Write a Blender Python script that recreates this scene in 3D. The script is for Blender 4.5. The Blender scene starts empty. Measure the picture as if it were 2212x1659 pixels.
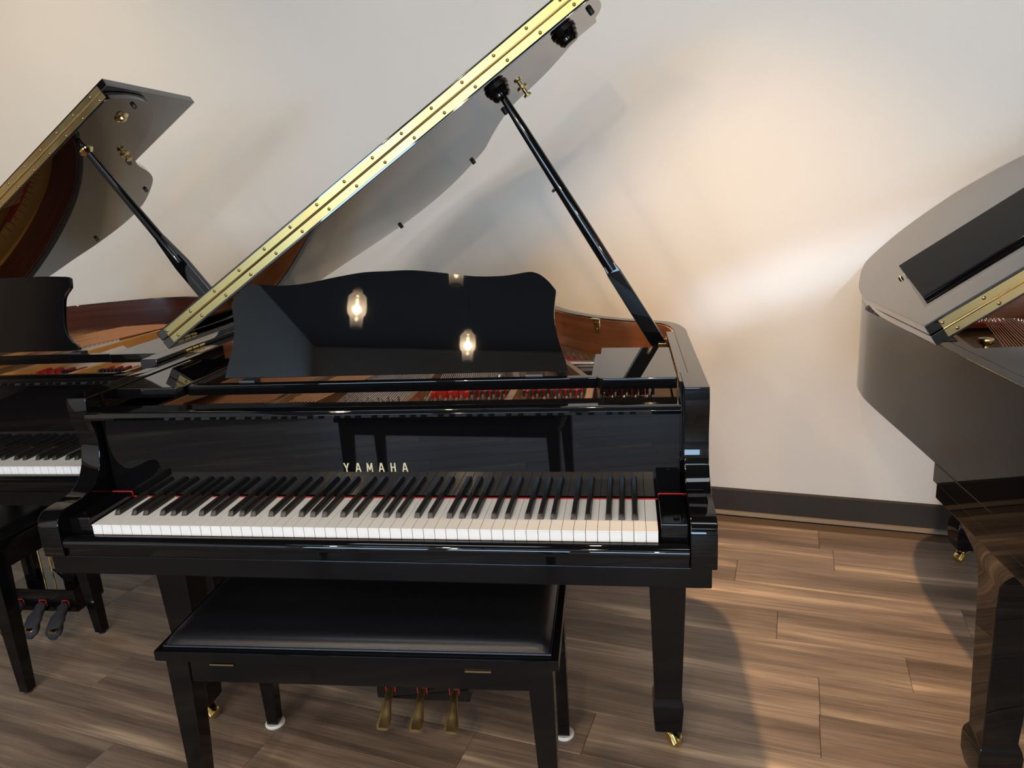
import bpy, bmesh, math, random
from mathutils import Vector, Matrix
random.seed(7)
R = math.radians
S = bpy.context.scene
C = S.collection

# ------------------------------------------------------------------ camera
W_PX, H_PX, F_PX = 2212, 1659, 1576.16
cam_d = bpy.data.cameras.new('camera')
cam = bpy.data.objects.new('camera', cam_d)
C.objects.link(cam)
yaw, pitch, roll = R(9.4637), R(-14.5945), R(-3.5433)
fwd = Vector((-math.sin(yaw) * math.cos(pitch), math.cos(yaw) * math.cos(pitch), math.sin(pitch)))
rt = Vector((math.cos(yaw), math.sin(yaw), 0))
up = rt.cross(fwd)
r2 = math.cos(roll) * rt + math.sin(roll) * up
u2 = -math.sin(roll) * rt + math.cos(roll) * up
M = Matrix((r2, u2, -fwd)).transposed().to_4x4()
M.translation = (0.5628, -1.3147, 1.3833)
cam.matrix_world = M
cam_d.sensor_fit = 'HORIZONTAL'
cam_d.sensor_width = 36
cam_d.lens = F_PX * 36 / W_PX
cam_d.clip_start = 0.02
S.camera = cam

# ------------------------------------------------------------------ world, exposure
wd = bpy.data.worlds.new('world')
S.world = wd
wd.use_nodes = True
wd.node_tree.nodes['Background'].inputs[0].default_value = (0.62, 0.78, 1, 1)
wd.node_tree.nodes['Background'].inputs[1].default_value = 0.6
S.view_settings.view_transform = 'Standard'
S.view_settings.look = 'None'
S.view_settings.exposure = 0.0
S.view_settings.gamma = 1
S.view_settings.use_curve_mapping = False
try:
    S.cycles.use_denoising = True
    S.cycles.max_bounces = 10
    S.cycles.glossy_bounces = 6
    S.cycles.transparent_max_bounces = 16
    S.cycles.sample_clamp_indirect = 6
except Exception:
    pass

# ------------------------------------------------------------------ room frame: the room stands 12 degrees off the pianos
ROOM_A = R(-11.95)
ca, sa = math.cos(ROOM_A), math.sin(ROOM_A)
def rm(u, v, z=0):
    return Vector((ca * u - sa * v, sa * u + ca * v, z))
V_BACK, V_FRONT, U_LEFT, U_PART, U_RIGHT, CEIL = 1.852, -10.2, -3.9, -2.66, 4.6, 3.6

WARM = (1.0, 0.74, 0.48)
COOL = (0.48, 0.72, 1.0)
P_PENDANT, P_SPOT, P_SPOT2, P_STREAK, E_WINDOW = 46, 310, 60, .34, 17.5

# ------------------------------------------------------------------ materials
MAT = {}
def nmat(name):
    m = bpy.data.materials.new(name)
    m.use_nodes = True
    nt = m.node_tree
    b = nt.nodes['Principled BSDF']
    MAT[name] = m
    return m, nt, b
def N(nt, t, **kw):
    n = nt.nodes.new(t)
    for k, v in kw.items():
        setattr(n, k, v)
    return n
def simple(name, col, rough=.4, metal=0, ior=1.5, coat=0, noise=0, nscale=40, bump=0, bscale=200):
    m, nt, b = nmat(name)
    b.inputs['Base Color'].default_value = (*col, 1)
    b.inputs['Roughness'].default_value = rough
    b.inputs['Metallic'].default_value = metal
    b.inputs['IOR'].default_value = ior
    b.inputs['Coat Weight'].default_value = coat
    b.inputs['Coat Roughness'].default_value = .03
    tc = N(nt, 'ShaderNodeTexCoord')
    if noise:
        nz = N(nt, 'ShaderNodeTexNoise')
        nz.inputs['Scale'].default_value = nscale
        nz.inputs['Detail'].default_value = 4
        nt.links.new(tc.outputs['Object'], nz.inputs['Vector'])
        mr = N(nt, 'ShaderNodeMapRange')
        mr.inputs['To Min'].default_value = max(rough - noise, 0)
        mr.inputs['To Max'].default_value = rough + noise
        nt.links.new(nz.outputs['Fac'], mr.inputs['Value'])
        nt.links.new(mr.outputs[0], b.inputs['Roughness'])
    if bump:
        nz = N(nt, 'ShaderNodeTexNoise')
        nz.inputs['Scale'].default_value = bscale
        nz.inputs['Detail'].default_value = 3
        nt.links.new(tc.outputs['Object'], nz.inputs['Vector'])
        bp = N(nt, 'ShaderNodeBump')
        bp.inputs['Strength'].default_value = bump
        bp.inputs['Distance'].default_value = .002
        nt.links.new(nz.outputs['Fac'], bp.inputs['Height'])
        nt.links.new(bp.outputs[0], b.inputs['Normal'])
    return m
def wood(name, c1, c2, scale=(3, 60, 60), rough=.3, coat=.6):
    m, nt, b = nmat(name)
    tc = N(nt, 'ShaderNodeTexCoord')
    mp = N(nt, 'ShaderNodeMapping')
    mp.inputs['Scale'].default_value = scale
    nt.links.new(tc.outputs['Object'], mp.inputs['Vector'])
    nz = N(nt, 'ShaderNodeTexNoise')
    nz.inputs['Scale'].default_value = 1
    nz.inputs['Detail'].default_value = 6
    nz.inputs['Distortion'].default_value = .4
    nt.links.new(mp.outputs[0], nz.inputs['Vector'])
    cr = N(nt, 'ShaderNodeValToRGB')
    cr.color_ramp.elements[0].position = .3
    cr.color_ramp.elements[0].color = (*c1, 1)
    cr.color_ramp.elements[1].position = .72
    cr.color_ramp.elements[1].color = (*c2, 1)
    nt.links.new(nz.outputs['Fac'], cr.inputs[0])
    nt.links.new(cr.outputs[0], b.inputs['Base Color'])
    b.inputs['Roughness'].default_value = rough
    b.inputs['Coat Weight'].default_value = coat
    b.inputs['Coat Roughness'].default_value = .08
    return m

simple('lacquer', (.0030, .0030, .0035), .022, ior=1.46)
simple('lid_lacquer', (.0030, .0030, .0035), .025, ior=1.5, coat=.85)
simple('satin_black', (.0035, .0035, .004), .11, ior=1.4, noise=.03, nscale=9)
simple('bench_black', (.0035, .0035, .004), .08, ior=1.4)
simple('black_key', (.012, .011, .010), .38)
simple('white_key', (.80, .80, .785), .22)
simple('vinyl', (.006, .0065, .009), .33, ior=1.42, noise=.05, nscale=14, bump=.12, bscale=500)
simple('brass', (.66, .53, .26), .2, 1, noise=.07, nscale=25)
simple('brass_polished', (.42, .31, .12), .34, 1, noise=.12, nscale=6, bump=.2, bscale=7)
simple('brass_dull', (.52, .39, .19), .34, 1, noise=.08, nscale=30)
simple('screw_brass', (.30, .22, .10), .3, 1)
simple('steel', (.62, .60, .57), .25, 1)
simple('gold_letter', (.78, .64, .40), .35, .7)
simple('red_felt', (.42, .02, .018), .9)
simple('rubber', (.015, .017, .019), .5)
simple('grey_metal', (.09, .09, .09), .4, .8)
simple('white_plastic', (.75, .75, .74), .4)
simple('sock', (.02, .019, .024), .75, bump=.6, bscale=120)
simple('copper', (.55, .26, .13), .3, 1)
simple('plate_gold', (.80, .41, .11), .36, .25, bump=.05, bscale=300)
simple('plate_bronze', (.36, .20, .10), .36, .6, bump=.05, bscale=300)
wood('mahogany', (.17, .05, .016), (.33, .12, .040), (2, 2, 55))
wood('dark_mahogany', (.045, .012, .008), (.10, .026, .016), (2, 2, 55))
wood('spruce', (.16, .08, .035), (.28, .16, .075), (70, 3, 3), .5, .1)
simple('wall_paint', (.745, .70, .63), .62, bump=.22, bscale=210)
simple('ceiling_paint', (.012, .012, .013), .9)
simple('rubber_base', (.034, .026, .018), .6, ior=1.4)
simple('trim_tan', (.20, .155, .11), .6)
simple('subfloor', (.10, .07, .05), .7)
simple('frame_dark', (.02, .02, .022), .4)

def floor_material():
    m, nt, b = nmat('plank_vinyl')
    L = nt.links.new
    tc = N(nt, 'ShaderNodeTexCoord')
    oi = N(nt, 'ShaderNodeObjectInfo')
    off = N(nt, 'ShaderNodeVectorMath', operation='SCALE')
    cb = N(nt, 'ShaderNodeCombineXYZ')
    for i in range(3):
        L(oi.outputs['Random'], cb.inputs[i])
    L(cb.outputs[0], off.inputs[0])
    off.inputs['Scale'].default_value = 37
    add = N(nt, 'ShaderNodeVectorMath', operation='ADD')
    L(tc.outputs['Object'], add.inputs[0])
    L(off.outputs[0], add.inputs[1])
    def noise(sc, detail, dist=.0):
        mp = N(nt, 'ShaderNodeMapping')
        mp.inputs['Scale'].default_value = sc
        L(add.outputs[0], mp.inputs['Vector'])
        nz = N(nt, 'ShaderNodeTexNoise')
        nz.inputs['Scale'].default_value = 1
        nz.inputs['Detail'].default_value = detail
        nz.inputs['Distortion'].default_value = dist
        L(mp.outputs[0], nz.inputs['Vector'])
        return nz.outputs['Fac']
    broad = noise((.9, 13, 1), 2, .5)
    grain = noise((4, 130, 1), 5, 1.2)
    fig = noise((2.2, 30, 1), 3, 1.6)
    base = N(nt, 'ShaderNodeValToRGB')
    e = base.color_ramp.elements
    e[0].position, e[0].color = .32, (.15, .110, .086, 1)
    e[1].position, e[1].color = .70, (.60, .46, .33, 1)
    x = base.color_ramp.elements.new(.50); x.color = (.245, .185, .146, 1)
    x = base.color_ramp.elements.new(.60); x.color = (.31, .24, .185, 1)
    L(broad, base.inputs[0])
    g = N(nt, 'ShaderNodeMapRange')
    g.inputs['From Min'].default_value = .3
    g.inputs['From Max'].default_value = .7
    g.inputs['To Min'].default_value = .66
    g.inputs['To Max'].default_value = 1.22
    L(grain, g.inputs['Value'])
    f = N(nt, 'ShaderNodeMapRange')
    f.inputs['From Min'].default_value = .3
    f.inputs['From Max'].default_value = .7
    f.inputs['To Min'].default_value = .80
    f.inputs['To Max'].default_value = 1.15
    L(fig, f.inputs['Value'])
    t = N(nt, 'ShaderNodeMapRange')
    t.inputs['To Min'].default_value = .80
    t.inputs['To Max'].default_value = 1.18
    L(oi.outputs['Random'], t.inputs['Value'])
    m1 = N(nt, 'ShaderNodeMath', operation='MULTIPLY')
    L(g.outputs[0], m1.inputs[0]); L(f.outputs[0], m1.inputs[1])
    m2 = N(nt, 'ShaderNodeMath', operation='MULTIPLY')
    L(m1.outputs[0], m2.inputs[0]); L(t.outputs[0], m2.inputs[1])
    sc = N(nt, 'ShaderNodeVectorMath', operation='SCALE')
    L(base.outputs[0], sc.inputs[0]); L(m2.outputs[0], sc.inputs['Scale'])
    L(sc.outputs[0], b.inputs['Base Color'])
    b.inputs['Roughness'].default_value = .42
    bp = N(nt, 'ShaderNodeBump')
    bp.inputs['Strength'].default_value = .12
    bp.inputs['Distance'].default_value = .001
    L(grain, bp.inputs['Height'])
    L(bp.outputs[0], b.inputs['Normal'])
floor_material()

def emis(name, col, st):
    m = bpy.data.materials.new(name)
    m.use_nodes = True
    nt = m.node_tree
    nt.nodes.clear()
    o = N(nt, 'ShaderNodeOutputMaterial')
    e = N(nt, 'ShaderNodeEmission')
    e.inputs[0].default_value = (*col, 1)
    e.inputs[1].default_value = st
    nt.links.new(e.outputs[0], o.inputs[0])
    MAT[name] = m
emis('daylight', COOL, E_WINDOW)
emis('filament', (1, .62, .25), 160)
emis('lamp_lens', (1, .75, .5), 12)
emis('fill_panel_light', (.86, .94, 1), 6.5)
def thin_glass():
    m = bpy.data.materials.new('thin_glass')
    m.use_nodes = True
    nt = m.node_tree
    nt.nodes.clear()
    o = N(nt, 'ShaderNodeOutputMaterial')
    t = N(nt, 'ShaderNodeBsdfTransparent')
    t.inputs[0].default_value = (.97, .97, .96, 1)
    g = N(nt, 'ShaderNodeBsdfGlossy')
    g.inputs['Roughness'].default_value = .05
    lw = N(nt, 'ShaderNodeLayerWeight')
    lw.inputs[0].default_value = .55
    mx = N(nt, 'ShaderNodeMixShader')
    nt.links.new(lw.outputs['Facing'], mx.inputs[0])
    nt.links.new(t.outputs[0], mx.inputs[1])
    nt.links.new(g.outputs[0], mx.inputs[2])
    tl = N(nt, 'ShaderNodeBsdfTranslucent')
    tl.inputs[0].default_value = (.9, .9, .88, 1)
    m2 = N(nt, 'ShaderNodeMixShader')
    m2.inputs[0].default_value = .10
    nt.links.new(mx.outputs[0], m2.inputs[1])
    nt.links.new(tl.outputs[0], m2.inputs[2])
    nt.links.new(m2.outputs[0], o.inputs[0])
    MAT['thin_glass'] = m
thin_glass()

# ------------------------------------------------------------------ mesh helpers
class G:
    def __init__(s):
        s.v, s.f = [], []
    def add(s, vs, fs):
        o = len(s.v)
        s.v += [tuple(p) for p in vs]
        s.f += [tuple(i + o for i in f) for f in fs]
        return s
    def box(s, x0, x1, y0, y1, z0, z1):
        return s.add([(x0, y0, z0), (x1, y0, z0), (x1, y1, z0), (x0, y1, z0), (x0, y0, z1), (x1, y0, z1), (x1, y1, z1), (x0, y1, z1)],
                     [(0, 3, 2, 1), (4, 5, 6, 7), (0, 1, 5, 4), (1, 2, 6, 5), (2, 3, 7, 6), (3, 0, 4, 7)])
    def prism(s, poly, a, b, axis='z'):
        n = len(poly)
        def P(p, t):
            if axis == 'z': return (p[0], p[1], t)
            if axis == 'x': return (t, p[0], p[1])
            return (p[0], t, p[1])
        vs = [P(p, a) for p in poly] + [P(p, b) for p in poly]
        fs = [tuple(range(n))[::-1], tuple(range(n, 2 * n))] + [(i, (i + 1) % n, n + (i + 1) % n, n + i) for i in range(n)]
        return s.add(vs, fs)
    def loft(s, rings):
        n = len(rings[0]); vs = [p for r in rings for p in r]; fs = []
        for k in range(len(rings) - 1):
            for i in range(n):
                j = (i + 1) % n
                fs.append((k * n + i, k * n + j, (k + 1) * n + j, (k + 1) * n + i))
        fs.append(tuple(range(n))[::-1])
        fs.append(tuple(range((len(rings) - 1) * n, len(rings) * n)))
        return s.add(vs, fs)
    def lathe(s, prof, mtx=None, n=20):
        mtx = mtx or Matrix()
        rings = []
        for r, z in prof:
            r = max(r, 1e-5)
            rings.append([mtx @ Vector((r * math.cos(2 * math.pi * i / n), r * math.sin(2 * math.pi * i / n), z)) for i in range(n)])
        return s.loft(rings)
    def tube(s, path, rad, n=8):
        path = [Vector(p) for p in path]
        rads = rad if isinstance(rad, (list, tuple)) else [rad] * len(path)
        rings = []
        ref = None
        for i, p in enumerate(path):
            t = (path[min(i + 1, len(path) - 1)] - path[max(i - 1, 0)]).normalized()
            if ref is None:
                ref = Vector((0, 0, 1)) if abs(t.z) < .9 else Vector((1, 0, 0))
            a = t.cross(ref).normalized()
            b = t.cross(a).normalized()
            rings.append([p + a * rads[i] * math.cos(2 * math.pi * k / n) + b * rads[i] * math.sin(2 * math.pi * k / n) for k in range(n)])
        return s.loft(rings)
    def mesh(s, name, mat, bevel=0, seg=2, smooth=38, skip=None):
        me = bpy.data.meshes.new(name)
        me.from_pydata(s.v, [], s.f)
        bm = bmesh.new()
        bm.from_mesh(me)
        bmesh.ops.recalc_face_normals(bm, faces=bm.faces)
        if bevel:
            ed = [e for e in bm.edges if len(e.link_faces) == 2 and e.calc_face_angle(0) > R(34) and not (skip and all(skip(v.co) for v in e.verts))]
            bmesh.ops.bevel(bm, geom=ed, offset=bevel, segments=seg, affect='EDGES', profile=.6, clamp_overlap=True)
        bm.to_mesh(me)
        bm.free()
        me.materials.append(MAT[mat])
        if smooth:
            me.polygons.foreach_set('use_smooth', [True] * len(me.polygons))
            me.set_sharp_from_angle(angle=R(smooth))
        me.update()
        return me
    def obj(s, name, mat, parent=None, bevel=0, seg=2, smooth=38, skip=None):
        o = link(name, s.mesh(name, mat, bevel, seg, smooth, skip), parent)
        if bevel and smooth:
            w = o.modifiers.new('weighted_normal', 'WEIGHTED_NORMAL')
            w.keep_sharp = True
            w.weight = 100
        return o
def link(name, me, parent=None, loc=None):
    o = bpy.data.objects.new(name, me)
    C.objects.link(o)
    o.parent = parent
    if loc is not None:
        o.location = loc
    return o
def thing(name, label, cat, loc=(0, 0, 0), rz=0, group=None):
    o = bpy.data.objects.new(name, None)
    C.objects.link(o)
    o.location = loc
    o.rotation_euler = (0, 0, rz)
    o.empty_display_size = .1
    o['label'] = label
    o['category'] = cat
    if group:
        o['group'] = group
    return o
def stuff(o):
    o['kind'] = 'stuff'
    return o
def struct(o, label=None):
    o['kind'] = 'structure'
    if label:
        o['label'] = label
    return o
def lab(o, label):
    o['label'] = label
    return o
def cr(pts, n=6):
    out = []
    P = [Vector((*p, 0)) if len(p) == 2 else Vector(p) for p in pts]
    for i in range(len(P) - 1):
        p0, p1, p2, p3 = P[max(i - 1, 0)], P[i], P[i + 1], P[min(i + 2, len(P) - 1)]
        for k in range(n):
            t = k / n
            q = .5 * ((2 * p1) + (p2 - p0) * t + (2 * p0 - 5 * p1 + 4 * p2 - p3) * t * t + (3 * p1 - p0 - 3 * p2 + p3) * t ** 3)
            out.append((q.x, q.y))
    out.append((P[-1].x, P[-1].y))
    return out
def offset(line, d):
    out = []
    n = len(line)
    for i in range(n):
        a = Vector(line[max(i - 1, 0)]); b = Vector(line[min(i + 1, n - 1)])
        t = (b - a).normalized()
        nn = Vector((t.y, -t.x))
        out.append((line[i][0] + nn.x * d, line[i][1] + nn.y * d))
    return out
def strip(line, d0, d1, z0, z1):
    """band that follows a plan curve, from offset d0 to d1 towards the inside"""
    a, b = offset(line, d0), offset(line, d1)
    g = G()
    n = len(line)
    vs = []
    for i in range(n):
        vs += [(*a[i], z0), (*b[i], z0), (*b[i], z1), (*a[i], z1)]
    fs = []
    for i in range(n - 1):
        for k in range(4):
            j = (k + 1) % 4
            fs.append((i * 4 + k, i * 4 + j, (i + 1) * 4 + j, (i + 1) * 4 + k))
    fs += [(0, 1, 2, 3), ((n - 1) * 4 + 3, (n - 1) * 4 + 2, (n - 1) * 4 + 1, (n - 1) * 4)]
    g.add(vs, fs)
    return g

# ------------------------------------------------------------------ the room
def room():
    fl = struct(G().box(U_LEFT, U_RIGHT, V_FRONT, V_BACK + .2, -.08, -.0065).obj('floor', 'subfloor'), 'grey brown wood look plank floor')
    fl.rotation_euler = (0, 0, ROOM_A)
    PW, PL = .16, 1.22
    pm = G().box(0, PL - .0008, 0, PW - .0008, -.006, 0).mesh('plank', 'plank_vinyl', .0012, 1, 0)
    known = {3: .934, 4: 1.174, 5: .818, 9: .958}
    v0 = .956 - .16 * 5
    k = 0
    v = v0
    rows = [i for i in range(-20, 10)]
    for i in rows:
        v = v0 + .16 * i
        if v > V_BACK:
            continue
        u0 = known.get(i, (i * .437) % PL + random.uniform(-.08, .08)) - 4 * PL
        for j in range(8):
            u = u0 + j * PL
            if u + PL < -3.75 or u > 2.9 or (v < -1.2 and u + PL < -2.6):
                continue
            o = link('plank', pm, fl, (u, v, 0))
    # visible wall and the rest of the shell
    def wall(name, u0, u1, v0, v1, z0, z1, mat='wall_paint', label=None):
        o = G().box(u0, u1, v0, v1, z0, z1).obj(name, mat, smooth=0)
        o.rotation_euler = (0, 0, ROOM_A)
        return struct(o, label)
    wall('wall_back', U_LEFT - .2, U_RIGHT + .2, V_BACK, V_BACK + .15, -.08, CEIL, label='cream painted wall behind the pianos')
    wall('wall_left', U_LEFT - .2, U_LEFT, V_FRONT, V_BACK, -.08, CEIL)
    wall('wall_partition', U_PART - .15, U_PART, V_FRONT, -3.4, 0, CEIL)
    wall('wall_right', U_RIGHT, U_RIGHT + .2, V_FRONT, V_BACK, -.08, CEIL)
    wall('ceiling', U_LEFT - .2, U_RIGHT + .2, V_FRONT - .2, V_BACK + .2, CEIL, CEIL + .15, 'ceiling_paint')
    # shop front: sill and lintel with window openings between piers
    wf = G()
    wf.box(U_LEFT - .2, U_RIGHT + .2, V_FRONT - .2, V_FRONT, -.08, .35)
    wf.box(U_LEFT - .2, U_RIGHT + .2, V_FRONT - .2, V_FRONT, 2.35, CEIL)
    xs = [U_LEFT - .2, -2.5, -.45, -.25, 1.8, 2.0, 4.05, U_RIGHT + .2]
    for a, b in ((xs[0], xs[1]), (xs[2], xs[3]), (xs[4], xs[5]), (xs[6], xs[7])):
        wf.box(a, b, V_FRONT - .2, V_FRONT, .35, 2.35)
    o = wf.obj('wall_front', 'wall_paint', smooth=0)
    o.rotation_euler = (0, 0, ROOM_A)
    struct(o)
    for k, (a, b) in enumerate(((xs[1], xs[2]), (xs[3], xs[4]), (xs[5], xs[6]))):
        f = G()
        for (p, q, r, s_) in ((a, a + .06, .35, 2.35), (b - .06, b, .35, 2.35), (a, b, .35, .41), (a, b, 2.29, 2.35)):
            f.box(p, q, V_FRONT - .14, V_FRONT - .06, r, s_)
        w = f.obj('window_%d' % (k + 1), 'frame_dark', smooth=0)
        w.rotation_euler = (0, 0, ROOM_A)
        struct(w)
        p = G().box(a + .06, b - .06, V_FRONT - .105, V_FRONT - .10, .41, 2.29).obj('pane', 'daylight', w, smooth=0)
    b = G().prism([(V_BACK - .009, .012), (V_BACK - .009, .107), (V_BACK - .004, .114), (V_BACK, .114), (V_BACK, .0), (V_BACK - .009, .0)], U_LEFT, U_RIGHT, 'x').obj('baseboard_back', 'rubber_base', smooth=0)
    b.rotation_euler = (0, 0, ROOM_A)
    struct(b, 'dark brown vinyl baseboard')
    t = G().prism([(V_BACK - .026, .0), (V_BACK - .024, .007), (V_BACK - .018, .012), (V_BACK - .009, .014), (V_BACK - .009, .0)], U_LEFT, U_RIGHT, 'x').obj('trim_1', 'trim_tan')
    t.rotation_euler = (0, 0, ROOM_A)
    struct(t, 'thin tan floor moulding')
room()

# ------------------------------------------------------------------ lamps (each lamp builds its own light)
def point(name, parent, loc, power, col, rad):
    d = bpy.data.lights.new(name, 'POINT')
    d.energy = power
    d.color = col
    d.shadow_soft_size = rad
    o = bpy.data.objects.new(name, d)
    C.objects.link(o)
    o.parent = parent
    o.location = loc
    return o
def pendant(x, y, z, label, power=P_PENDANT):
    t = thing('pendant_lamp', label, 'lamp', (x, y, z), 0, 'glass pendant lamps')
    G().tube([(0, 0, .15), (0, 0, CEIL - z)], .003, 6).obj('cord', 'rubber', t)
    G().lathe([(.05, CEIL - z - .02), (.05, CEIL - z)], n=20).obj('canopy', 'frame_dark', t)
    G().lathe([(.012, .15), (.02, .148), (.022, .09), (.016, .086)], n=16).obj('socket', 'brass', t)
    sh = [(.030, .135), (.034, .11), (.060, .085), (.064, .0), (.058, -.03), (.044, -.05), (.040, -.12), (.041, -.13)]
    g = G(); n = 24
    vs = [(r * math.cos(2 * math.pi * i / n), r * math.sin(2 * math.pi * i / n), zz) for r, zz in sh for i in range(n)]
    fs = [(k * n + i, k * n + (i + 1) % n, (k + 1) * n + (i + 1) % n, (k + 1) * n + i) for k in range(len(sh) - 1) for i in range(n)]
    g.add(vs, fs).obj('glass_shade', 'thin_glass', t)
    fil = []
    for a in range(4):
        an = a * math.pi / 2
        fil.append(((.006 * math.cos(an), .006 * math.sin(an), .07), (.010 * math.cos(an + .4), .010 * math.sin(an + .4), -.035)))
    gf = G()
    for p, q in fil:
        gf.tube([p, q], .0012, 5)
    gf.obj('filament', 'filament', t)
    point('bulb_light', t, (0, 0, .0), power, WARM, .02)
pendant(-1.217, -2.5, 2.04, 'clear glass pendant lamp with a glowing filament, nearest the left wall')
pendant(-.71, -3.6, 2.05, 'clear glass pendant lamp with a glowing filament, further into the shop')
pendant(-.42, -2.0, 2.135, 'clear glass pendant lamp with a glowing filament, in the middle of the shop')
pendant(.38, -1.55, 2.10, 'clear glass pendant lamp with a glowing filament, above the bench aisle')
pendant(1.45, -3.05, 2.10, 'clear glass pendant lamp with a glowing filament, nearest the right piano')
pendant(2.15, -2.5, 2.10, 'clear glass pendant lamp with a glowing filament, beyond the right piano')
pendant(.75, -4.3, 2.10, 'added unseen pendant lamp with a glowing filament, lightens the right wall')  # extra pendant, added to soften the lid shadow on the right wall

def spot_can(loc, target, power, size, blend, col, label, rad=.03):
    t = thing('track_spotlight', label, 'spotlight', loc, 0, 'ceiling track spotlights')
    d = (Vector(target) - Vector(loc)).normalized()
    q = d.to_track_quat('-Z', 'Y').to_matrix().to_4x4()
    G().lathe([(.03, .13), (.042, .12), (.046, .0), (.040, .0), (.036, .06), (.0, .06)], q, 20).obj('housing', 'frame_dark', t)
    G().tube([q @ Vector((0, 0, .12)), (0, 0, CEIL - loc[2])], .009, 8).obj('stem', 'frame_dark', t)
    l = bpy.data.lights.new('spot_light', 'SPOT')
    l.energy = power
    l.color = col
    l.spot_size = R(size)
    l.spot_blend = blend
    l.shadow_soft_size = rad
    o = bpy.data.objects.new('spot_light', l)
    C.objects.link(o)
    o.parent = t
    o.matrix_local = Matrix.Translation(d * .01) @ q
spot_can((.36, .72, 3.23), (1.16, 1.08, 0), P_SPOT, 64, 1.0, (1, .62, .30), 'black ceiling spotlight above the open lid of the middle piano')
spot_can((-2.55, .75, 3.2), (-2.7, 2.2, 1.2), P_SPOT2, 110, .8, (1, .72, .38), 'black ceiling spotlight above the left piano')

def streak_helper_lamp():  # added lamp, imitates daylight bounced off the right lid onto the wall
    loc = Vector((1.62, -2.4, 3.0)); tgt = Vector((1.46, 1.58, 1.10))
    t = thing('streak_helper', 'added linear light that makes the bluish streak on the right wall', 'spotlight', loc)
    z = (loc - tgt).normalized()
    x = Vector((1, -.21, .36)); x = (x - z * x.dot(z)).normalized()
    y = z.cross(x)
    q = Matrix((x, y, z)).transposed().to_4x4()
    b = G().box(-.82, .82, -.03, .03, .006, .07).obj('housing', 'frame_dark', t, .004)
    b.matrix_local = q
    for sx in (-.6, .6):
        p = q @ Vector((sx, 0, .06))
        G().tube([p, (p.x, p.y, CEIL - loc.z)], .006, 6).obj('stem', 'frame_dark', t)
    l = bpy.data.lights.new('streak_helper_light', 'AREA')
    l.shape = 'RECTANGLE'
    l.size, l.size_y = 1.3, .03
    l.energy = P_STREAK
    l.color = (.55, .76, 1.0)
    l.spread = R(4)
    o = bpy.data.objects.new('streak_helper_light', l)
    C.objects.link(o)
    o.parent = t
    o.matrix_local = q
streak_helper_lamp()

def fill_panel(x, y, label):  # unseen panels, added to brighten the key tops and the rear walls
    t = thing('fill_panel', label, 'added fill light', (x, y, CEIL), ROOM_A, 'added fill panels')
    f = G()
    for a in ((-.62, .62, -.32, -.295), (-.62, .62, .295, .32), (-.62, -.595, -.295, .295), (.595, .62, -.295, .295)):
        f.box(*a, -.05, 0)
    f.obj('frame', 'white_plastic', t, .002)
    G().box(-.595, .595, -.295, .295, -.03, -.02).obj('diffuser', 'fill_panel_light', t, smooth=0)
fill_panel(-.55, -.75, 'added fill light panel over the bench side of the left aisle')
fill_panel(1.35, -1.15, 'added fill light panel over the right aisle')
fill_panel(-1.5, -5.0, 'added fill light panel near the partition wall')
fill_panel(.9, -5.3, 'added fill light panel near the shop windows')
fill_panel(-.3, -5.15, 'added fill light panel between the other two at the back')
fill_panel(-1.75, -3.7, 'added fill light panel at the end of the partition wall')

# ------------------------------------------------------------------ shared piano meshes
KW = 1.225 / 52
wk = G().box(-KW / 2 + .0005, KW / 2 - .0005, .0012, .158, .711, .7326)
wk.box(-KW / 2 + .0004, KW / 2 - .0004, 0, .158, .7326, .735)
WHITE = wk.mesh('white_key', 'white_key', .0005, 1, 0)
bk = G().loft([[(-.0065, .049, .733), (.0065, .049, .733), (.0065, .158, .733), (-.0065, .158, .733)],
               [(-.0065, .0495, .7355), (.0065, .0495, .7355), (.0065, .158, .7355), (-.0065, .158, .7355)],
               [(-.0053, .0545, .7450), (.0053, .0545, .7450), (.0053, .158, .7450), (-.0053, .158, .7450)],
               [(-.0040, .0595, .7474), (.0040, .0595, .7474), (.0040, .158, .7474), (-.0040, .158, .7474)]])
BLACK = bk.mesh('black_key', 'black_key', .0006, 1, 30)
SCREW = G().lathe([(.0045, 0), (.0045, .0008), (.003, .0022), (.0005, .0028)], Matrix.Rotation(R(90), 4, 'X'), 10).mesh('screw', 'screw_brass')
BUMPER = G().lathe([(.0075, 0), (.0075, -.009), (.006, -.0115), (.003, -.012)], n=12).mesh('bumper', 'rubber')
ARM_PROF = [(.129, .988), (.126, .955), (.130, .930), (.137, .908), (.140, .880), (.138, .853), (.132, .828), (.120, .806), (.103, .788), (.083, .778), (.058, .774), (.007, .772), (-.012, .767), (-.023, .756), (-.028, .740), (-.028, .700), (-.026, .669)]
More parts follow.
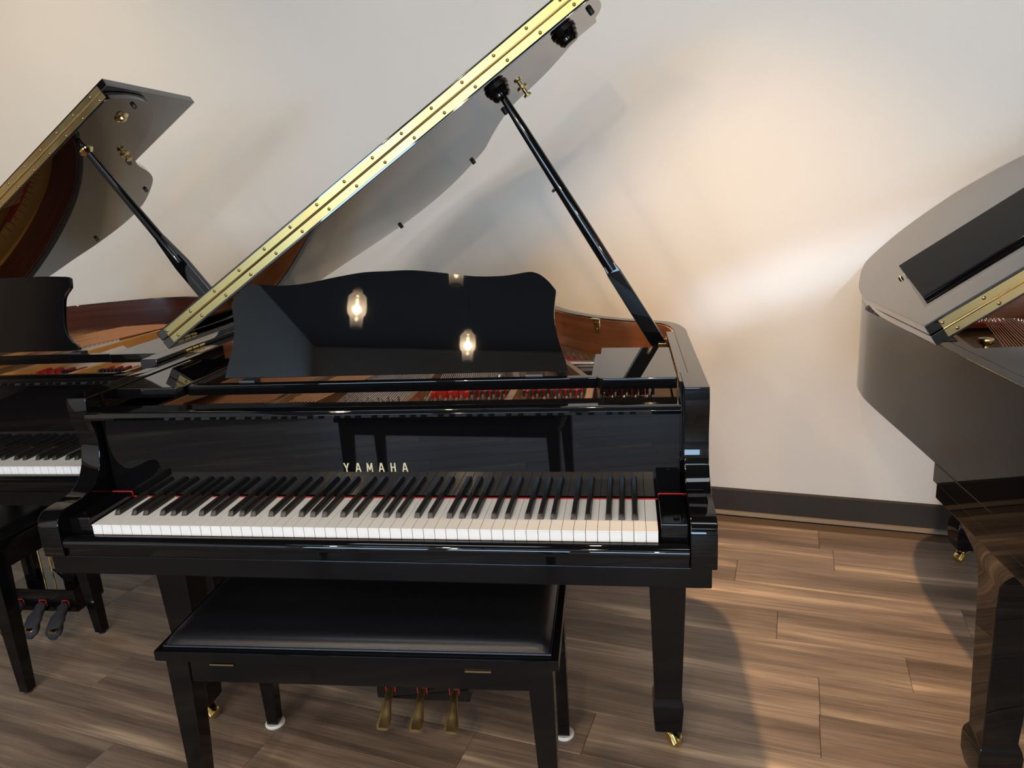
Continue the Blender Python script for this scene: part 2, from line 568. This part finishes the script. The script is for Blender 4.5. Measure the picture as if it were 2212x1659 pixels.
def letters(parent):
    H, w, t = .021, .0125, .0032
    def bar(p, q, th):
        # slanted bar with horizontal ends
        return [(p[0] - th / 2, p[1]), (p[0] + th / 2, p[1]), (q[0] + th / 2, q[1]), (q[0] - th / 2, q[1])]
    L = {'A': [bar((-w / 2 + .001, 0), (-.0008, H), .003), bar((w / 2 - .001, 0), (.0008, H), .003), [(-.0035, .005), (.0035, .005), (.003, .0078), (-.003, .0078)]],
         'Y': [bar((0, 0), (0, .0095), .0032), bar((-.0004, .009), (-w / 2 + .001, H), .0034), bar((.0004, .009), (w / 2 - .001, H), .0034)],
         'H': [bar((-w / 2 + .002, 0), (-w / 2 + .002, H), .003), bar((w / 2 - .002, 0), (w / 2 - .002, H), .003), [(-w / 2 + .003, .0092), (w / 2 - .003, .0092), (w / 2 - .003, .0118), (-w / 2 + .003, .0118)]],
         'M': [bar((-.0058, 0), (-.0052, H), .0028), bar((.0058, 0), (.0052, H), .0028), bar((0, .004), (-.0050, H), .0028), bar((0, .004), (.0050, H), .0028)]}
    for i, ch in enumerate('YAMAHA'):
        g = G()
        for k, poly in enumerate(L[ch]):
            g.prism([(p[0], p[1]) for p in poly], -.0006 - k * .00006, .0004, 'y')
        o = g.obj('letter', 'gold_letter', parent, smooth=0)
        o.location = (-.0725 + i * .0274, .1559, .7975)

def piano(spec):
    rz = spec['rim_z']; dz = rz - .988
    t = thing('grand_piano', spec['label'], 'piano', (spec['x'], spec['y'], 0), 0, None)
    out = spec['rim']
    line = [(-.721, .25)] + cr(out, 6) + [(.721, .25)]
    # case
    strip(line, 0, .034, .7145, rz).obj('rim', 'lacquer', t, .0025, skip=lambda c: abs(c.y - .25) < .002)
    wl_ = [p for p in line if p[1] > .66]
    strip(wl_, .0342, .040, .83, rz - .003).obj('inner_rim', spec['wood'], t)
    for s in (-1, 1):
        prof = ARM_PROF[::-1] if False else ARM_PROF
        prof = [(a, b + (dz if b > .98 else 0)) for a, b in prof] + [(.53, .669), (.53, .7145), (.25, .7145), (.25, rz)]
        G().prism(prof, s * .671, s * .721, 'x').obj('arm', 'lacquer', t, .0025, skip=lambda c: abs(c.y - .25) < .002)
        # rail between arm and prop bracket
        G().box(*sorted((s * .6655, s * .6868)), .2505, .72, .84, rz - .0002).obj('side_rail', 'lacquer', t, .001)
        G().box(*sorted((s * .6646, s * .6708)), .179, .2503, .70, rz - .0004).obj('side_rail', 'lacquer', t, .0005)
        kb = G().box(*sorted((s * .6175, s * .6705)), .004, .151, .700, .749).obj('key_block', 'lacquer', t, .004)
        G().box(*sorted((s * .6175, s * .6705)), .1514, .1530, .735, .7500).obj('felt_edge', 'red_felt', kb, 0)
        G().lathe([(.006, .0), (.006, .002), (.004, .0035), (.0005, .004)], Matrix.Translation((s * .648, .03, .749)), 14).obj('knob', 'lacquer', kb)
    G().box(-.712, .712, -.019, .53, .6255, .6688).obj('keybed', 'satin_black' if spec['kind'] != 'right' else 'lacquer', t, .003)
    ks = [(-.003, .669), (-.018, .669), (-.018, .688), (-.0245, .690), (-.027, .697), (-.026, .705), (-.021, .711), (-.013, .714), (-.006, .713), (-.003, .710)]
    G().prism(ks, -.6695, .6695, 'x').obj('keyslip', 'lacquer', t, .0008)
    # keys
    for i in range(52):
        link('white_key', WHITE, t, (-.6125 + (i + .5) * KW, 0, 0))
    offs = {0: .0, 2: -.0022, 3: .0022, 5: -.0028, 6: 0, 0.5: 0}
    for i in range(51):
        n = (i + 5) % 7          # 0 = C
        if n in (2, 6):
            continue
        d = {0: -.0025, 1: .0025, 3: -.003, 4: 0, 5: .003}[n]
        link('black_key', BLACK, t, (-.6125 + (i + 1) * KW + d, 0, 0))
    G().box(-.6165, .6165, .1510, .1545, .7352, .7374).obj('felt_strip', 'red_felt', t, .001)
    # fallboard
    fp = [(.156, .740), (.156, .924), (.151, .932), (.126, .934), (.109, .939), (.104, .947), (.107, .956), (.116, .9575), (.178, .955), (.178, .740)]
    fb = G().prism(fp, -.664, .664, 'x').obj('fallboard', 'lacquer', t, .0012)
    if spec['kind'] == 'main':
        letters(fb)
    hg = G()
    for i in range(44):
        x = -.6 + i * .0275
        hg.box(x, x + (.026 if i % 2 else .024), .1365, .1415 + (.001 if i % 2 else 0), .9315, .9338)
    hg.obj('fallboard_hinge', 'grey_metal', fb, 0)
    G().box(-.667, .667, .18, .232, .80, .925).obj('pin_block', 'lacquer', t, .002)
    # ---- inside
    inner = offset(line, .0405)
    poly = [(p[0], p[1]) for p in inner if p[1] > .30]
    G().prism(poly, .83, .845).obj('soundboard', spec.get('board', 'spruce'), t, smooth=0)
    fr = G().box(-.664, .664, .2335, .60, .872, .884).obj('plate', spec['plate'], t, .002)
    flange = [p for p in line if p[1] > .58]
    k0 = 0
    strip(flange, .041, .15, .858, .872).obj('plate_flange', spec['plate'], t, .003)
    struts = [(-.60, -.45, 1.18), (-.305, -.20, 1.36), (.035, -.02, 1.38), (.285, .13, 1.20), (.47, .30, 1.0)]
    for a, b, yy in struts:
        G().loft([[(a - .013, .262, .870), (a + .013, .262, .870), (a + .009, .262, .925), (a - .009, .262, .925)],
                  [(a - .016, .45, .872), (a + .016, .45, .872), (a + .009, .45, .922), (a - .009, .45, .922)],
                  [(b - .014, yy, .862), (b + .014, yy, .862), (b + .008, yy, .895), (b - .008, yy, .895)]]).obj('strut', spec['plate'], t, .003)
    # strings, pins, felts: too many to lift out one by one
    bass, treb, pins, damp = G(), G(), G(), G()
    def ytail(x):
        c = [p[1] for p in line if abs(p[0] - x) < .05 and p[1] > .7]
        return (min(c) if c else .8)
    for i in range(38):
        f = i / 37
        x0 = -.585 + .36 * f
        x1 = x0 + .30 - .10 * f
        bass.tube([(x0, .36, .9045), (x1, ytail(x1) - .20, .897)], .0017, 4)
        pins.lathe([(.0034, .0), (.0034, .018), (.002, .020)], Matrix.Translation((x0, .345 - .02 * (i % 3), .884)), 5)
    for i in range(118):
        f = i / 117
        x0 = -.175 + .80 * f
        x1 = x0 - .03 - .12 * f
        if any(abs(x0 - s_[0]) < .018 for s_ in struts):
            continue
        ye = min(1.24 - 1.0 * f ** .8 + .28 * f, ytail(x1) - .18)
        treb.tube([(x0, .33, .895), (x1, max(ye, .62), .892)], .0008, 3)
        pins.lathe([(.0034, .0), (.0034, .018), (.002, .020)], Matrix.Translation((x0, .325 + .026 * (i % 4), .884)), 5)
        if f > .42 and i % 2 == 0:
            damp.box(x0 - .0035, x0 + .0035, .415, .437, .893, .909)
    stuff(bass.obj('bass_strings', 'copper', t))
    stuff(treb.obj('treble_strings', 'steel', t))
    stuff(pins.obj('tuning_pins', 'steel', t))
    stuff(damp.obj('dampers', 'rubber', t, 0, smooth=0))
    for a, b in ((.06, .265), (.305, .45), (.49, .60)):
        g = G()
        n = 14
        for i in range(n):
            x = a + (b - a) * i / n
            g.box(x, x + (b - a) / n * .93, .425 + .004 * (i % 2), .452, .888, .905 + .004 * ((i * 7) % 3))
        lab(g.obj('red_felt', 'red_felt', t, .001, 1), 'red felt between the strings')
    g = strip([p for p in line if p[1] > .8 and p[0] > -.5], .16, .185, .872, .880)
    g.obj('hitch_felt', 'red_felt', t)
    hp = G()
    for d in (.13, .15):
        for p in offset([q for q in line if q[1] > .8 and q[0] > -.55], d):
            hp.lathe([(.0028, .0), (.0028, .014), (.001, .016)], Matrix.Translation((p[0], p[1], .872)), 5)
    stuff(hp.obj('hitch_pins', 'steel', t))
    for (bx, by) in ((.347, 1.0), (.468, .835), (.2, .66)):
        G().lathe([(.011, .0), (.011, .012), (.006, .018), (.0005, .019)], Matrix.Translation((bx, by, .872)), 12).obj('plate_bolt', 'steel', t)
    G().box(.375, .53, .745, .775, .872, .899).obj('pressure_bar', 'steel', t, .004)
    G().box(.36, .55, .70, .738, .865, .885).obj('damper_rail', 'rubber', t, .002)
    # ---- music shelf
    for s in (-1, 1):
        x0, x1 = (.493, .663)
        pl = [(s * x0, .236), (s * (x0 + .012), .224), (s * x1, .224), (s * x1, .53), (s * x0, .545)]
        G().prism(pl, .960 + dz, .985 + dz).obj('shelf_plate', 'lacquer', t, .003)
    G().box(-.4925, .4925, .248, .272, .957 + dz, .982 + dz).obj('shelf_rail', 'lacquer', t, .003)
    for s in (-1, 1):
        G().box(*sorted((s * .478, s * .4925)), .2725, .5195, .957 + dz, .974 + dz).obj('shelf_slide', 'lacquer', t, .001)
        G().box(*sorted((s * .33, s * .37)), .2725, .304, .958 + dz, .985 + dz).obj('desk_hinge', 'grey_metal', t, .001)
    # ---- music desk
    if spec['desk']:
        half = cr(spec['desk'], 5)
        pts = [(-p[0], p[1]) for p in half][::-1]
        poly = half + pts[1:-1] if abs(half[-1][0]) > 1e-6 else half + pts[1:]
        g = G().prism([(p[0], p[1]) for p in poly], 0, .013, 'y')
        o = g.obj('music_desk', 'lacquer', t, .0022)
        o.location = (0, spec['desk_y'], .985 + dz)
        o.rotation_euler = (R(-13), 0, 0)
    # ---- lid, flap and their fittings (one frame hinged at the spine)
    LM = Matrix.Translation((spec['hx'], 0, spec['hz'])) @ Matrix.Rotation(-R(spec['ang']), 4, 'Y')
    yf = spec['yf']; TH = .027
    lo = [(a + spec.get('lid_ds', 0) * min(1, a / .05), b) for a, b in spec['lid']]
    lp = [(0, yf), (lo[0][0] - .02, yf), (lo[0][0] - .005, yf + .012)] + cr(lo, 6)
    lid = G().prism(lp, 0, TH).obj('lid', 'lid_lacquer', t, .002)
    lid.matrix_local = LM
    fl = G().prism([(0, yf), (spec['flap_s'] , yf), (spec['flap_s'], yf + spec['flap_l']), (0, yf + spec['flap_l'])], TH + .002, 2 * TH + .002).obj('lid_flap', 'lid_lacquer', t, .003)
    fl.matrix_local = LM
    h = G()
    s_end = spec['flap_s'] - .03
    h.box(.03, s_end, yf - .0018, yf, .006, TH - .002)
    h.box(.03, s_end, yf - .0018, yf, TH + .004, 2 * TH - .004)
    h.tube([(.03, yf - .002, TH + .001), (s_end, yf - .002, TH + .001)], .0034, 8)
    hj = h.obj('lid_hinge', spec['brass'], t)
    hj.matrix_local = LM
    ns = 15
    for i in range(ns):
        s_ = .055 + (s_end - .08) * i / (ns - 1)
        link('screw', SCREW, hj, (s_, yf - .0018, .0135))
        link('screw', SCREW, hj, (s_ - .02, yf - .0018, TH + .015))
    for (s_, y_) in spec['bumpers']:
        o = link('bumper', BUMPER, lid, (s_, y_, 0))
    cup = [(.034, 0), (.034, -.006), (.030, -.010), (.031, -.014), (.026, -.020), (.026, -.026), (.019, -.033), (.010, -.034)]
    for (s_, y_) in spec['cups'][1 if spec['kind'] == 'left' else 0:]:
        if spec['kind'] == 'left':
            c2 = [(.024, 0), (.024, -.004), (.014, -.007), (.012, -.014), (.006, -.016)]
            G().lathe(c2, Matrix.Translation((s_, y_, 0)), 20).obj('prop_cup', 'brass', lid)
        else:
            G().lathe(cup, Matrix.Translation((s_, y_, 0)), 24).obj('prop_cup', 'lacquer', lid)
    (s_, y_) = spec['latch']
    g = G().lathe([(.017, 0), (.017, -.004), (.006, -.006), (.006, -.020), (.012, -.022), (.012, -.028), (.001, -.029)], Matrix.Translation((s_, y_, 0)), 16)
    g.box(s_ - .013, s_ + .013, y_ - .004, y_ + .004, -.027, -.021)
    g.obj('latch', 'brass', lid)
    # lid hinges on the spine
    for y_ in (yf + .06, yf + .42):
        g = G()
        for k in range(3):
            g.tube([(-.728, y_ + k * .035, rz + .006), (-.728, y_ + k * .035 + .030, rz + .006)], .008, 10)
        g.box(-.718, -.668, y_, y_ + .10, rz - .0005, rz + .002)
        g.box(-.6685, -.666, y_, y_ + .10, rz - .06, rz - .0005)
        g.obj('spine_hinge', 'brass' if spec['kind'] != 'right' else 'rubber', t, .0008, 1)
    # ---- lid prop
    base = Vector((.647, spec['prop_y'], .962 + dz))
    cs = spec['cups'][0]
    top = LM @ Vector((cs[0], cs[1], -.030 if spec['kind'] != 'left' else -.002))
    ax = (top - base)
    L = ax.length
    zq = ax.normalized()
    yq = Vector((0, 1, 0)); yq = (yq - zq * yq.dot(zq)).normalized()
    xq = yq.cross(zq)
    PM = Matrix((xq, yq, zq)).transposed().to_4x4(); PM.translation = base
    wl = .027 if spec['kind'] == 'left' else .0200
    g = G()
    def rect(z, a, b):
        return [(-a, -b, z), (a, -b, z), (a, b, z), (-a, b, z)]
    fa, fb_ = (.36, .50) if spec['kind'] == 'left' else (.305, .345)
    g.loft([rect(0, wl * .8, .012), rect(.03 * L, wl, .012), rect(fa * L, wl * .95, .012), rect(fb_ * L, .0145, .0105)])
    po = g.obj('lid_prop', 'lacquer', t, .003)
    rod = G().tube([(0, 0, (fa + .01) * L), (0, 0, .52 * L), (0, 0, .88 * L), (0, 0, L)], [.0165, .016, .0125, .0095], 18).obj('rod', 'lacquer', po)
    po.matrix_local = PM
    if spec['kind'] == 'left':
        G().box(-.003, .005, -.0130, -.0105, .06 * L, .30 * L).obj('slot', 'rubber', po, 0)
        G().lathe([(.011, .935 * L), (.024, .95 * L), (.024, .957 * L), (.011, .97 * L)], n=16).obj('collar', 'brass', po)
    else:
        G().lathe([(.004, .0), (.004, .012), (.001, .014)], Matrix.Translation((-.010, 0, .655 * L)) @ Matrix.Rotation(R(-90), 4, 'Y'), 10).obj('peg', 'lacquer', po)
    g = G()
    g.box(.661, .664, base.y - .022, base.y + .022, base.z - .012, rz - .004)
    g.box(.640, .664, base.y - .022, base.y - .018, base.z - .016, base.z + .012)
    g.box(.640, .664, base.y + .018, base.y + .022, base.z - .016, base.z + .016)
    lab(g.obj('prop_bracket', 'brass', t, .001, 1), 'brass bracket at the foot of the lid prop')
    # latch plate on the inner rim
    if spec['kind'] == 'main':
        p = Vector((.4645, .974, rz - .022))
        me = G()
        me.box(-.013, .013, -.0015, .0, -.024, .022).box(-.016, .016, -.016, 0, .020, .0225)
        o = me.obj('latch_plate', 'brass', t, .0008, 1)
        o.location = p
        o.rotation_euler = (0, 0, R(-40))
        for q in ((-.006, .008), (.006, .008), (0, -.012)):
            link('screw', SCREW, o, (q[0], -.0015, q[1]))
    # ---- legs
    def leg(x, y, kind, sw=0):
        if kind == 'right':
            hs = [(.6252, .062, .135), (.60, .056, .10), (.575, .050, .070), (.55, .047, .050), (.50, .045, .044), (.30, .040, .038), (.165, .036, .034), (.15, .042, .041), (.135, .045, .044), (.09, .044, .043), (.055, .036, .035)]
        else:
            hs = [(.6252, .047, .047), (.60, .0465, .0465), (.16, .0335, .0335), (.145, .0335, .0335), (.132, .037, .037), (.120, .0375, .0375), (.052, .033, .033)]
        g = G().loft([[(x - a, y - b, z), (x + a, y - b, z), (x + a, y + b, z), (x - a, y + b, z)] for z, a, b in hs])
        o = g.obj('leg', 'satin_black' if kind != 'right' else 'lacquer', t, .003)
        f = G()
        f.lathe([(.012, .052), (.014, .044), (.018, .042), (.018, .038)], Matrix.Translation((x, y, 0)), 14)
        for sx in (-.013, .013):
            f.loft([[(x + sx - .003, y - .014, .042), (x + sx + .003, y - .014, .042), (x + sx + .003, y + .012, .042), (x + sx - .003, y + .012, .042)],
                    [(x + sx - .003, y - .032, .014), (x + sx + .003, y - .032, .014), (x + sx + .003, y - .016, .014), (x + sx - .003, y - .016, .014)]])
        SW = Matrix.Translation((x, y, 0)) @ Matrix.Rotation(sw, 4, 'Z') @ Matrix.Translation((-x, -y, 0))
        f.v = [tuple(SW @ Vector(p)) for p in f.v]
        f.obj('caster_fork', 'brass', o, .001, 1)
        wm = SW @ Matrix.Translation((x, y - .022, .0195)) @ Matrix.Rotation(R(90), 4, 'Y')
        G().lathe([(.006, -.010), (.0185, -.010), (.0195, -.007), (.0195, .007), (.0185, .010), (.006, .010)], wm, 22).obj('caster_wheel', 'brass', o)
    for (x, y), sw in zip(((-.642, .30), (.642, .30), spec['tail_leg']), (R(70), R(50), R(-60))):
        leg(x, y, spec['kind'], sw)
    # ---- pedal lyre
    ly = G()
    ly.prism([(-.128, .300), (.128, .300), (.128, .43), (-.128, .43)], .085, .165)
    ly.prism([(-.133, .295), (.133, .295), (.133, .435), (-.133, .435)], .160, .172)
    lo_ = ly.obj('lyre_box', 'lacquer', t, .003)
    for sx in (-.075, .075):
        G().box(sx - .022, sx + .022, .345, .385, .1722, .6252).obj('lyre_post', 'lacquer', lo_, .004)
    for sx in (-.09, .09):
        G().tube([(sx, .43, .13), (sx * .9, .75, .69)], .005, 8).obj('lyre_brace', 'brass_dull', lo_)
    for i, sx in enumerate((-.088, 0, .088)):
        G().tube([(sx * .45, .365, .17), (sx * .45, .365, .62)], .003, 6).obj('pedal_rod', 'brass', lo_)
        p = G()
        rings = []
        for f, w_, zz, th in ((0, .009, .118, .007), (.25, .010, .112, .007), (.5, .012, .098, .007), (.72, .017, .078, .006), (.9, .020, .066, .006), (1.0, .015, .062, .005)):
            yy = .315 - .105 * f
            xx = sx + (.006 if i == 2 else 0) * f
            rings.append([(xx + w_ * math.cos(2 * math.pi * k / 12), yy, zz + th * math.sin(2 * math.pi * k / 12)) for k in range(12)])
        p.loft(rings)
        if spec['kind'] == 'left':
            # each pedal is wrapped in a dark sock
            rr = []
            for f, w_, zz, th in ((.12, .014, .114, .012), (.25, .020, .108, .016), (.45, .019, .096, .014), (.62, .026, .084, .019), (.8, .028, .070, .020), (.95, .030, .058, .023), (1.06, .024, .048, .018), (1.12, .010, .045, .008)):
                yy = .305 - .085 * f
                rr.append([(sx + w_ * (1 + .16 * math.sin(5 * k + 14 * f)) * math.cos(2 * math.pi * k / 14), yy, zz + th * math.sin(2 * math.pi * k / 14)) for k in range(14)])
            pd = p.obj('pedal', 'brass', lo_)
            lab(G().loft(rr).obj('pedal_cover', 'sock', lo_, 0, 2, 60), 'crumpled black fabric cover on a pedal')
        else:
            p.obj('pedal', 'brass_dull', lo_)
        g = G()
        for (a, b, c_, d_) in ((-.014, -.0115, .106, .130), (.0115, .014, .106, .130), (-.014, .014, .1275, .130)):
            g.box(sx + a, sx + b, .2975, .2998, c_, d_)
        g.obj('pedal_felt', 'red_felt', lo_, 0)
    # ---- front apron that stands up on the folded flap
    if spec['kind'] == 'right':
        g = G().prism([(.0, .0), (.150, .0), (.152, .004), (.152, .062), (.147, .0665), (.072, .0375), (.0, .010)], .062, 1.44, 'x')
        g.v = [(a + (.17 * b if a < .1 else 0), b, c) for a, b, c in g.v]
        o = g.obj('flap_apron', 'lacquer', t, .002)
        o.matrix_local = LM @ Matrix.Translation((0, .68, 2 * TH + .0025))
        g = G()
        for k in range(5):
            s_ = .10 + k * .28
            g.lathe([(.006, 0), (.006, .006), (.003, .009), (.001, .0095)], LM @ Matrix.Translation((s_, .94, 2 * TH + .002)), 10)
        lab(g.obj('apron_pins', 'brass', t), 'small brass pins on the folded lid flap')
        # turned brass desk post
        G().lathe([(.012, .0), (.012, .03), (.007, .034), (.009, .05), (.012, .064), (.008, .074), (.007, .082), (.017, .088), (.019, .094), (.017, .100), (.004, .103)], Matrix.Translation((-.56, .70, .872)), 18).obj('brass_post', 'brass', t)
    return t

desk_main = [(0, .245), (.06, .2445), (.13, .236), (.21, .224), (.28, .222), (.335, .228), (.352, .2265), (.368, .219), (.384, .205), (.396, .190), (.4005, .182), (.3985, .165), (.3955, .14), (.3955, .115), (.400, .085), (.408, .055), (.416, .030), (.421, .012), (.4225, .0), (.4, 0), (.2, 0), (.0, .0)]
desk_left = [(0, .232), (.2, .232), (.295, .228), (.315, .224), (.318, .215), (.3185, .195), (.314, .188), (.297, .165), (.292, .13), (.292, .08), (.300, .050), (.318, .025), (.330, .018), (.330, 0), (.2, 0), (0, 0)]

piano(dict(kind='main', label='middle black grand piano with gold lettering, raised lid and scroll-top music desk', x=0, y=0, rim_z=.988,
    rim=[(-.721, .30), (-.721, .7), (-.721, 1.0), (-.715, 1.12), (-.67, 1.25), (-.58, 1.35), (-.42, 1.46), (-.25, 1.535), (-.10, 1.545), (.03, 1.51), (.15, 1.43), (.235, 1.37), (.293, 1.30), (.36, 1.17), (.447, 1.052), (.546, .965), (.634, .912), (.692, .86), (.719, .77), (.721, .65), (.721, .45), (.721, .3)],
    wood='mahogany', plate='plate_bronze', brass='brass_polished', desk=desk_main, desk_y=.306,
    hx=-.735, hz=1.012, ang=33.0, yf=.555,
    lid=[(1.475, .585), (1.486, .65), (1.486, .71), (1.472, .76), (1.44, .795), (1.397, .833), (1.285, .937), (1.163, .995), (1.112, 1.051), (1.036, 1.187), (.975, 1.317), (.918, 1.386), (.82, 1.475), (.721, 1.53), (.60, 1.548), (.498, 1.520), (.346, 1.42), (.195, 1.321), (.09, 1.22), (.025, 1.10), (.004, .98), (0, .85), (0, .7)],
    flap_s=1.480, flap_l=.425,
    bumpers=[(1.455, .65), (1.125, .985), (.905, 1.365), (.51, 1.50)], cups=[(1.165, .655), (1.376, .645)], latch=(1.211, .875),
    prop_y=.65, tail_leg=(-.22, 1.34)))

piano(dict(kind='left', label='left black grand piano half out of frame with golden iron plate inside', x=-1.4475, y=.352, rim_z=1.0,
    rim=[(-.721, .30), (-.721, .7), (-.721, 1.05), (-.712, 1.17), (-.64, 1.32), (-.47, 1.46), (-.27, 1.56), (-.1, 1.58), (.05, 1.53), (.17, 1.43), (.25, 1.29), (.32, 1.17), (.42, 1.085), (.55, 1.02), (.66, .94), (.714, .84), (.721, .74), (.721, .5), (.721, .3)],
    wood='dark_mahogany', plate='plate_gold', board='plate_gold', brass='brass', desk=desk_left, desk_y=.306,
    hx=-.7325, hz=1.02, ang=34.0, yf=.63,
    lid=[(1.325, .66), (1.335, .74), (1.332, .83), (1.305, .885), (1.262, .935), (1.181, .99), (1.095, 1.015), (1.035, 1.057), (.998, 1.12), (.955, 1.234), (.894, 1.313), (.748, 1.401), (.614, 1.412), (.465, 1.37), (.351, 1.315), (.238, 1.267), (.12, 1.19), (.04, 1.08), (.006, .96), (0, .85), (0, .7)],
    flap_s=1.349, flap_l=.50,
    bumpers=[(1.31, .77), (1.02, 1.03), (.85, 1.31), (.504, 1.32)], cups=[(1.115, .675), (1.25, .765)], latch=(1.067, .96),
    prop_y=.70, tail_leg=(-.15, 1.38)))

piano(dict(kind='right', label='right black grand piano seen along its straight side, pale reflections on lid', x=1.986, y=-.11, rim_z=.990,
    rim=[(-.721, .30), (-.721, .7), (-.721, 1.0), (-.712, 1.13), (-.685, 1.26), (-.63, 1.38), (-.565, 1.445), (-.43, 1.515), (-.26, 1.545), (-.14, 1.525), (-.04, 1.475), (.10, 1.35), (.22, 1.20), (.33, 1.08), (.45, 1.0), (.58, .94), (.68, .87), (.716, .78), (.721, .68), (.721, .5), (.721, .3)],
    wood='mahogany', plate='plate_bronze', brass='brass', desk=None, desk_y=.306,
    hx=-.736, hz=.993, ang=33.0, yf=.535,
    lid_ds=.0175, lid=[(1.46, .57), (1.47, .65), (1.465, .75), (1.42, .84), (1.32, .93), (1.20, 1.0), (1.10, 1.07), (1.0, 1.18), (.92, 1.29), (.82, 1.395), (.697, 1.487), (.595, 1.533), (.476, 1.555), (.295, 1.521), (.146, 1.437), (.093, 1.366), (.049, 1.263), (.030, 1.19), (.015, 1.10), (.004, 1.0), (0, .85), (0, .7)],
    flap_s=1.45, flap_l=.46,
    bumpers=[(.03, .60), (.06, 1.10), (.5, 1.50), (.9, 1.27)], cups=[(1.165, .64), (1.376, .63)], latch=(1.2, .86),
    prop_y=.64, tail_leg=(-.242, 1.40)))

# ------------------------------------------------------------------ benches
def bench(x, y, rz, w, d, label, pads):
    t = thing('piano_bench', label, 'bench', (x, y, 0), rz)
    hw, hd = w / 2, d / 2
    G().box(-hw, hw, -hd, hd, .466, .490).obj('seat_frame', 'bench_black', t, .003)
    n, m = 26, 16
    g = G()
    vs, fs = [], []
    cw, cd = hw - .016, hd - .016
    for j in range(m + 1):
        for i in range(n + 1):
            a, b = 2 * i / n - 1, 2 * j / m - 1
            a2 = math.copysign(1 - (1 - abs(a)) ** 1.7, a); b2 = math.copysign(1 - (1 - abs(b)) ** 1.7, b)
            ex = 1 - abs(a2); ey = 1 - abs(b2)
            hx = min(1, ex * cw / .03); hy = min(1, ey * cd / .03)
            h = .024 * (1 - (1 - hx) ** 2) ** .5 * (1 - (1 - hy) ** 2) ** .5 + .004 * (1 - a2 * a2) * (1 - b2 * b2)
            vs.append((a2 * cw, b2 * cd, .4905 + h))
    for j in range(m):
        for i in range(n):
            k = j * (n + 1) + i
            fs.append((k, k + 1, k + n + 2, k + n + 1))
    cu = g.add(vs, fs).obj('cushion', 'vinyl', t, 0, 2, 80)
    G().tube([(-cw, -cd, .493), (cw, -cd, .493), (cw, cd, .493), (-cw, cd, .493), (-cw, -cd, .493)], .0028, 8).obj('piping', 'vinyl', cu)
    ai = .018
    for s in (-1, 1):
        G().box(-hw + .05, hw - .05, *sorted((s * (hd - ai), s * (hd - ai - .02))), .405, .466).obj('apron', 'bench_black', t, .002)
        G().box(*sorted((s * (hw - ai), s * (hw - ai - .02))), -hd + .05, hd - .05, .405, .466).obj('apron', 'bench_black', t, .002)
    for sx in (-1, 1):
        for sy in (-1, 1):
            ox, oy = sx * (hw - .014), sy * (hd - .014)
            def sec(z, wd):
                xa, xb = sorted((ox, ox - sx * wd)); ya, yb = sorted((oy, oy - sy * wd))
                return [(xa, ya, z), (xb, ya, z), (xb, yb, z), (xa, yb, z)]
            l = G().loft([sec(.466, .052), sec(.40, .050), sec(.008, .031)]).obj('leg', 'bench_black', t, .002)
            c = (ox - sx * .0155, oy - sy * .0155)
            G().lathe([(.026 if pads else .012, .0), (.027 if pads else .012, .004), (.024 if pads else .012, .0085)], Matrix.Translation((c[0], c[1], 0)), 20).obj('foot_pad', 'white_plastic' if pads else 'rubber', l)
    if pads:
        for sx in (-.29, .265):
            G().box(sx - .027, sx + .027, -hd + .0135, -hd + .0178, .449, .4525).obj('lid_bracket', 'brass', t, 0)
    return t
bench(-.022, .118, R(1.5), .862, .405, 'wide black padded piano bench in front of the middle piano', True)
bench(-1.535, .525, R(-3), .60, .37, 'plain black piano bench at the left piano, cut by the frame edge', False)
bench(-.20, -1.42, R(4), 1.0, .42, 'added unseen black bench that darkens the reflection in the fallboard', False)  # out of view, added to give the fallboard something dark to reflect
